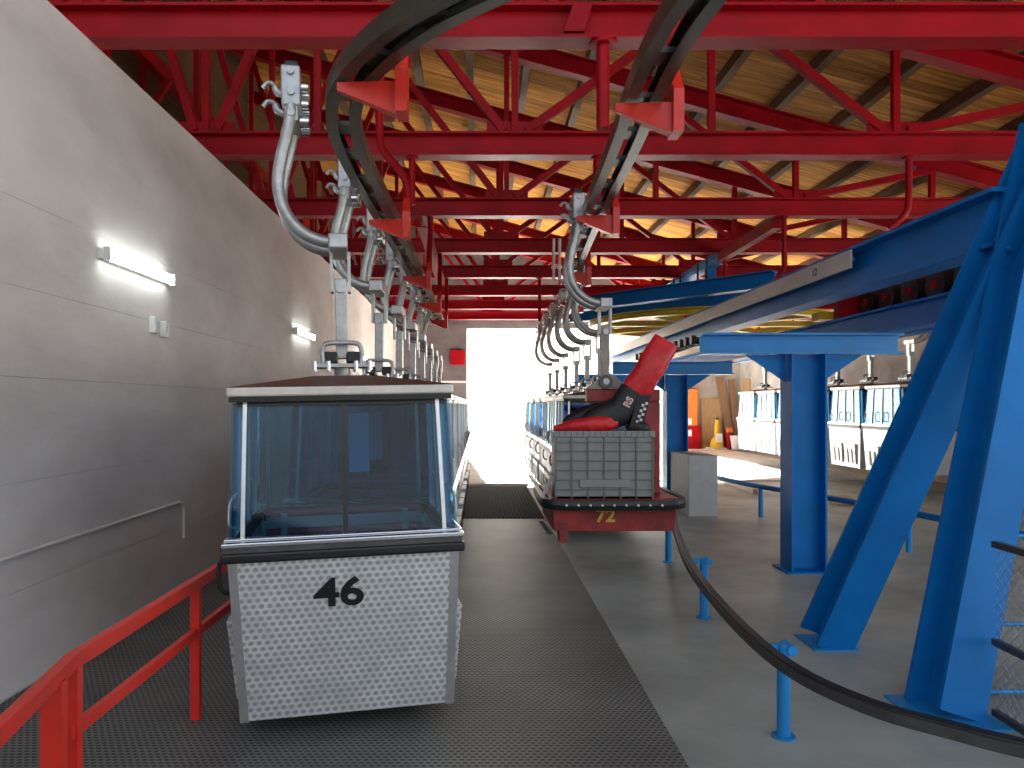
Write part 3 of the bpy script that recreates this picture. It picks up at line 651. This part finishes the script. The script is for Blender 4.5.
# ------------------------------------------------------------------ blue steelwork
def column(y, label):
    t = thing('t_column', label, 'column', (3.43, y, 0), 'blue T columns under the conveyor')
    MB().ibeam((0,0,.02), (0,0,H+.53), .37, .30, .022, .016, (1,0,0)).build('post', BLUE, t)
    MB().box(-.25, .25, -.2, .2, 0, .02).build('base_plate', BLUE, t)
    MB().ibeam((-1.1,0,H+.645), (1.0,0,H+.645), .22, .26, .022, .016).build('crossbeam', BLUEL, t)
    for s in (-1, 1): MB().prism([(s*.19,-.01,H+.53),(s*.62,-.01,H+.53),(s*.19,-.01,H+.24)], (0,.02,0)).build('gusset', BLUE, t)
    return t
column(7.85, 'blue steel T column in the middle of the right floor'); column(13.0, 'second blue T column, behind the red carrier'); column(18.2, 'farthest blue T column towards the doorway')
tag(MB().ibeam((3.6, 5.02, H+1.28), (3.6, 22, H+1.28), .40, .26, .03, .02).build('girder', BLUE), 'big blue girder running from the slanted legs to the doorway', 'girder')
tag(MB().ibeam((4.32, 5.6, H+.89), (4.32, 20, H+.89), .26, .22, .025, .016).build('girder', BLUE), 'lower dark blue girder lying on the right ends of the T columns', 'girder')
bd = thing('cover_board', 'long greyish white board on the left side of the big blue girder', 'board', (3.44, 6.86, H+1.355))
MB().box(-.012, .012, 0, 13.6, -.085, .085).build('board', BOARD, bd)
text_mesh('12', .11, 'board_number', DSTEEL, bd, Matrix.Translation((-.014, .72, .0)) @ Matrix.Rotation(-PI/2, 4, 'Z') @ Matrix.Rotation(PI/2, 4, 'X'), .002)
MB().box(.012, .035, .0, 13.6, -.02, .02).build('batten', BLUE, bd)

af = thing('a_frame', 'blue A frame of two slanted legs at the right edge of the photo', 'frame', (2.6, 4.85, 0)); O = V((2.6, 4.85, 0))
A = V((3.79, 4.92, H+1.72))
for bp_, pw_ in (((2.54, 5.45, 0), .16), ((2.64, 4.22, 0), .22)):
    b0 = V(bp_)-O; d = A-V(bp_); n = d.normalized()
    lg = MB().ibeam(b0+V((0,0,.01)), b0+d*1.06, .32, .26, .026, .018, (0,1,0)).build('slanted_leg', BLUE, af)
    MB().box(b0.x-pw_, b0.x+pw_, b0.y-pw_-.04, b0.y+pw_, 0, .012).build('base_plate', BLUEL, lg)
    nr = n.cross(V((0,1,0))).normalized(); nr = nr if nr.x < 0 else -nr
    for h in (2.75, 3.05):
        for yy in (-.06, .06):
            c = b0+n*(h/n.z)+nr*yy+V((0, -.16, 0)); MB().cyl(c, c+V((0,-.035,0)), .022, 8).build('bolt', BLUE, lg)
# tyre conveyor between girders
tc = thing('tyre_conveyor', 'dark tyre conveyor with red hubs beside the big blue girder', 'conveyor', (5.2, 6.5, H+1.35))
MB().box(.05, .14, 0, 3.6, -.17, .16).build('side_beam', DSTEEL, tc)
MB().box(-.20, .05, -.0, 3.6, -.20, -.17).build('tray', OLIVE, tc)
for k in range(7):
    w = MB().cyl((-.10, .3+.5*k, .0), (.05, .3+.5*k, .0), .18, 20).build('tyre', BLACK, tc, bevel=.02)
    MB().cyl((-.13, .3+.5*k, .0), (-.095, .3+.5*k, .0), .05, 12).build('hub', RED, w)
MB().box(-.3, .1, 3.62, 3.75, -.42, .25).build('end_bracket', RED, tc)
MB().box(-.45, .0, 3.8, 4.1, -.16, -.05).build('yellow_guard', YEL, tc); MB().box(.05, .14, 3.6, 4.1, -.17, .0).build('guard_arm', DSTEEL, tc)
tag(MB().ibeam((5.6, 6, H+1.02), (5.6, 16, H+1.02), .22, .18).build('girder', BLUE), 'blue girder beneath the tyre conveyor', 'girder')

wh = thing('bullwheel', 'large yellow horizontal bullwheel behind the big blue girder', 'wheel', (4.45, 14.6, H+1.60))
pts = [(2.2*math.cos(2*PI*k/48), 2.2*math.sin(2*PI*k/48), 0) for k in range(49)]
MB().sweep(pts, [(-.1,-.06), (.1,-.06), (.1,-.04), (.03,-.02), (.03,.02), (.1,.04), (.1,.06), (-.1,.06)]).build('rim', YEL, wh)
for k in range(8): a = 2*PI*k/8; MB().bar((.2*math.cos(a), .2*math.sin(a), 0), (2.12*math.cos(a), 2.12*math.sin(a), 0), .16, .1).build('spoke', YEL, wh)
MB().cyl((0,0,-.25), (0,0,.3), .3, 20).build('hub', DSTEEL, wh)
tag(MB().ibeam((1.75, 13.6, H+1.84), (4.3, 10.8, H+1.84), .24, .2).build('deck_beam', BLUE), 'blue beam crossing above the yellow bullwheel', 'beam')
tag(MB().ibeam((1.9, 15.6, H+1.84), (4.6, 12.6, H+1.84), .22, .2).build('deck_beam', BLUE), 'second blue beam behind the one above the yellow bullwheel', 'beam')
tag(MB().ibeam((4.3, 12.2, H+2.05), (6.2, 12.2, H+2.05), .16, .2).build('deck_beam', BLUEL), 'short light blue beam right of the blue gantry', 'beam')
gy = thing('hoist_gantry', 'small blue gantry with two short posts under the far trusses', 'gantry', (4.2, 13, H+2.2))
MB().ibeam((0, .1, .38), (0, 3.3, .38), .16, .2, .02, .014).build('top_beam', BLUEL, gy)
for y in (.5, 2.2): MB().box(-.09, .09, y-.05, y+.05, -.32, .30).build('post', BLUE, gy)
for y in (.25, .8, 2.0, 2.5): MB().cyl((-.14, y, -.2), (-.14, y, .45), .02, 8).build('rod', DSTEEL, gy)
MB().box(-.25, .12, 3.0, 3.3, -.05, .2).build('motor', BLACKP, gy, bevel=.02)
MB().box(.1, .35, .9, 1.5, -.25, .1).build('motor', RED, gy, bevel=.02)
rw = thing('roller_bank', 'row of small black rollers under the left end of the T columns', 'rollers', (2.75, 9.3, H+.83))
MB().box(.06, .12, 0, 3.8, -.07, .07).build('side_bar', DSTEEL, rw)
for k in range(13): MB().cyl((-.06, .15+.28*k, 0), (.06, .15+.28*k, 0), .06, 14).build('roller', BLACK, rw)

# block behind the carrier
tag(MB().box(3.27, 3.73, 11.6, 12.7, 0, .96).build('concrete_block', BLOCK, bevel=.012), 'pale grey painted block on the floor behind the carrier', 'block')

# ------------------------------------------------------------------ guide rails on the floor
gp = [(2.45, 12.0, .47), (2.40, 9.5, .47), (2.02, 7.6, .46), (1.72, 6.1, .46), (1.585, 5.1, .46), (1.51, 4.15, .46), (1.53, 3.55, .46), (1.67, 3.16, .46), (1.87, 2.94, .46), (2.06, 2.77, .46), (2.5, 2.5, .46), (3.2, 2.25, .46)]
gpts = catmull(gp, 6)
gr_ = thing('guide_rail', 'black curved guide rail on blue stub posts across the right floor', 'rail', (1.84, 6.08, 0)); O = V((1.84, 6.08, 0))
MB().sweep([p-O for p in gpts], [(-.028,-.032), (.028,-.032), (.028,.032), (-.028,.032)]).build('rubber_rail', BLACK, gr_, bevel=.008)
MB().sweep([p-O+V((0,0,.0)) for p in gpts], [(.028,-.022), (.04,-.022), (.04,.022), (.028,.022)]).build('steel_strip', DSTEEL, gr_)
for x, y in ((2.10, 8.25), (1.84, 6.08), (1.60, 3.90)):
    p = V((x, y, 0))-O
    MB().cyl(p, p+V((0,0,.49)), .034, 16).build('stub_post', BLUEL, gr_)
    MB().cyl(p, p+V((0,0,.012)), .06, 16).build('foot_plate', BLUEL, gr_)
    n = min(gpts, key=lambda q: (q-V((x, y, .46))).length)-O
    MB().bar(p+V((0,0,.47)), (n.x, n.y, .47), .035, .035).build('clamp_arm', BLUEL, gr_)
    MB().cyl(p+V((.03,-.05,.47)), p+V((.03,.06,.47)), .028, 12).build('clamp', BLUEL, gr_)
bp = [(4.1, 14.5, .47), (4.2, 13, .47), (4.4, 11.6, .47), (4.85, 10, .47), (5.1, 8.8, .47), (5.3, 7.6, .47), (5.4, 6.5, .47), (5.4, 5.5, .47)]
bpts = catmull(bp, 5)
bg_ = thing('guide_rail', 'thin dark blue guide rail on low posts far across the floor', 'rail', (4.4, 11.6, 0)); O = V((4.4, 11.6, 0))
MB().tube([p-O for p in bpts], .04, 8).build('rail', BLUE, bg_)
for q in (bp[2], bp[4], bp[6]): p = V(q)-O; MB().cyl((p.x, p.y, 0), (p.x, p.y, .47), .035, 12).build('stub_post', BLUEL, bg_)

# mesh fence beside the near leg
def mesh_panel(p0, p1, z0, z1, label, loc):
    t = thing('mesh_panel', label, 'fence', loc); L0 = V(loc); a, b = V(p0)-L0, V(p1)-L0; L = (b-a).length; d = (b-a).normalized()
    w = MB(); st = .07; hgt = z1-z0
    n = int((L+hgt)/st)
    for k in range(n+1):
        u0 = k*st
        for s in (1, -1):
            # line u + s*z ; clip to panel
            if s == 1: ua, ub = u0-hgt, u0; za, zb_ = z1, z0
            else: ua, ub = u0-hgt, u0; za, zb_ = z0, z1
            A_ = [ua, za]; B_ = [ub, zb_]
            if B_[0] <= 0 or A_[0] >= L: continue
            if A_[0] < 0: f = (0-A_[0])/(B_[0]-A_[0]); A_ = [0, A_[1]+f*(B_[1]-A_[1])]
            if B_[0] > L: f = (L-A_[0])/(B_[0]-A_[0]); B_ = [L, A_[1]+f*(B_[1]-A_[1])]
            pa = a+d*A_[0]; pb = a+d*B_[0]
            w.tube([(pa.x, pa.y, A_[1]-L0.z), (pb.x, pb.y, B_[1]-L0.z)], .0018, 4, False)
    o = w.build('wire_mesh', WIRE, t); o['kind'] = 'stuff'
    return t
m1 = mesh_panel((2.86, 4.1, 0), (2.79, 2.62, 0), .05, .98, 'wire mesh panel from the near slanted leg towards the camera', (2.85, 4.1, 0))
for z in (.98, .44, .05): MB().bar((.0, 0, z), (-.06, -1.48, z), .035, .035).build('rail', DSTEEL, m1)
m2 = mesh_panel((2.9, 4.36, 0), (4.6, 4.36, 0), .05, .98, 'wire mesh panel with light blue rails right behind the near slanted leg', (2.9, 4.36, 0))
for z in (.98, .46, .06): MB().cyl((0, 0, z), (1.7, 0, z), .014, 8).build('rail', BLUEL, m2)

# ------------------------------------------------------------------ things at the far end wall
YW = YB-.02
oc = thing('orange_cabinet', 'orange metal cabinet against the far end wall', 'cabinet', (8.25, YB-.35, .02))
MB().box(-.6, .35, 0, .33, .9, 2.35).build('door', ORANGE, oc, bevel=.01); MB().box(-.5, .45, -.05, .33, 0, .9).build('lower_box', RED, oc, bevel=.01)
MB().box(-.1, .12, -.015, 0, .95, 1.2).build('notice', WHITE, oc); MB().box(-.3, .1, -.07, -.05, .5, .75).build('sticker', WHITE, oc)
def leaning(name, x, w, hgt, m, label, cat, tilt=.06, back=.0, lean=0.):
    o = MB().hexa([(-w/2,-.04,0),(w/2,-.04,0),(w/2,0,0),(-w/2,0,0),(-w/2+lean,-.04,hgt),(w/2+lean,-.04,hgt),(w/2+lean,0,hgt),(-w/2+lean,0,hgt)]).build(name, m)
    o.location = (x, YW-hgt*math.sin(tilt)-.01-back, .022); o.rotation_euler = (-tilt, 0, 0); return tag(o, label, cat)
leaning('plywood_board', 9.22, .82, 1.98, WOODP, 'wide pale plywood board leaning on the far end wall', 'board')
leaning('timber_plank', 9.98, .32, 2.85, WOODB, 'long brown plank leaning in the far corner', 'plank', .08, 0, -.42)
leaning('timber_plank', 10.27, .24, 2.75, WOODB, 'second brown plank leaning right of the long one in the corner', 'plank', .08, .0, -.25)
jug = thing('yellow_bottle', 'yellow bottle-shaped container with a white label before the plywood board', 'bottle', (9.28, YW-.62, .022))
MB().tube([(0,0,0), (0,0,.25), (0,0,.42), (0,0,.5), (0,0,.9), (0,0,1.15)], [.28,.26,.20,.11,.10,.06], 14).build('body', YEL, jug); MB().box(-.12, .12, -.27, -.2, .28, .62).build('label', WHITE, jug); MB().cyl((0,0,1.15), (0,0,1.24), .06, 12).build('cap', BLACKP, jug)
bk = thing('bucket', 'white bucket on the floor in the far corner', 'bucket', (9.93, YW-1.1, .022))
MB().tube([(0,0,0), (0,0,.5), (0,0,.52)], [.24,.29,.305], 20).build('tub', WHITE, bk); MB().cyl((0,0,.52), (0,0,.545), .31, 20).build('lid', WHITE, bk)
tag(MB().tube([(0,0,0), (0,0,.2), (.02,0,.45), (0,0,.6)], [.2,.22,.15,.05], 10).build('plastic_bag', CYAN), 'pale cyan bag slumped right of the white bucket', 'bag').location = (10.15, YW-1.6, .022)
fx = thing('fire_extinguisher', 'red extinguisher with an orange top beside the white bucket', 'extinguisher', (9.68, YW-.75, .022))
MB().tube([(0,0,0), (0,0,.55), (0,0,.66)], [.11,.11,.05], 14).build('cylinder', RED, fx); MB().box(-.06, .16, -.06, .06, .66, .84).build('valve', ORANGE, fx)
for x, l in ((8.85, 'left'), (9.35, 'right')):
    tag(MB().hexa([(-.2,-.1,0),(.2,-.1,0),(.15,.1,0),(-.2,.1,0),(-.12,-.05,.10),(.15,-.05,.08),(.1,.06,.1),(-.12,.06,.1)]).build('small_box', WHITE if l == 'left' else SEATG), l+' one of two low pale boxes on the floor before the plywood', 'box').location = (x, YW-1.0, .022)
tag(MB().box(XR-.05, XR-.004, 28.4, 29.2, H+.5, H+1.0).build('wooden_panel', WOODP), 'small square wooden panel on the right wall above the last gondola', 'panel')
tag(MB().bar((5.6, 17.2, .05), (5.4, 14.5, .05), .1, .1).build('kerb_strip', WOODP), 'thin pale strip on the floor behind the grey block', 'strip')
tag(loft('rag', RAG, [(0,0,.03), (.25,.05,.05), (.5,-.02,.03)], [(.06,.03), (.1,.05), (.04,.02)], jit=.2, seed=4, parent=None), 'crumpled ochre rag on the floor beyond the blue T column', 'rag').location = (6.2, 13.1, 0)
# dark damp stains on the floor
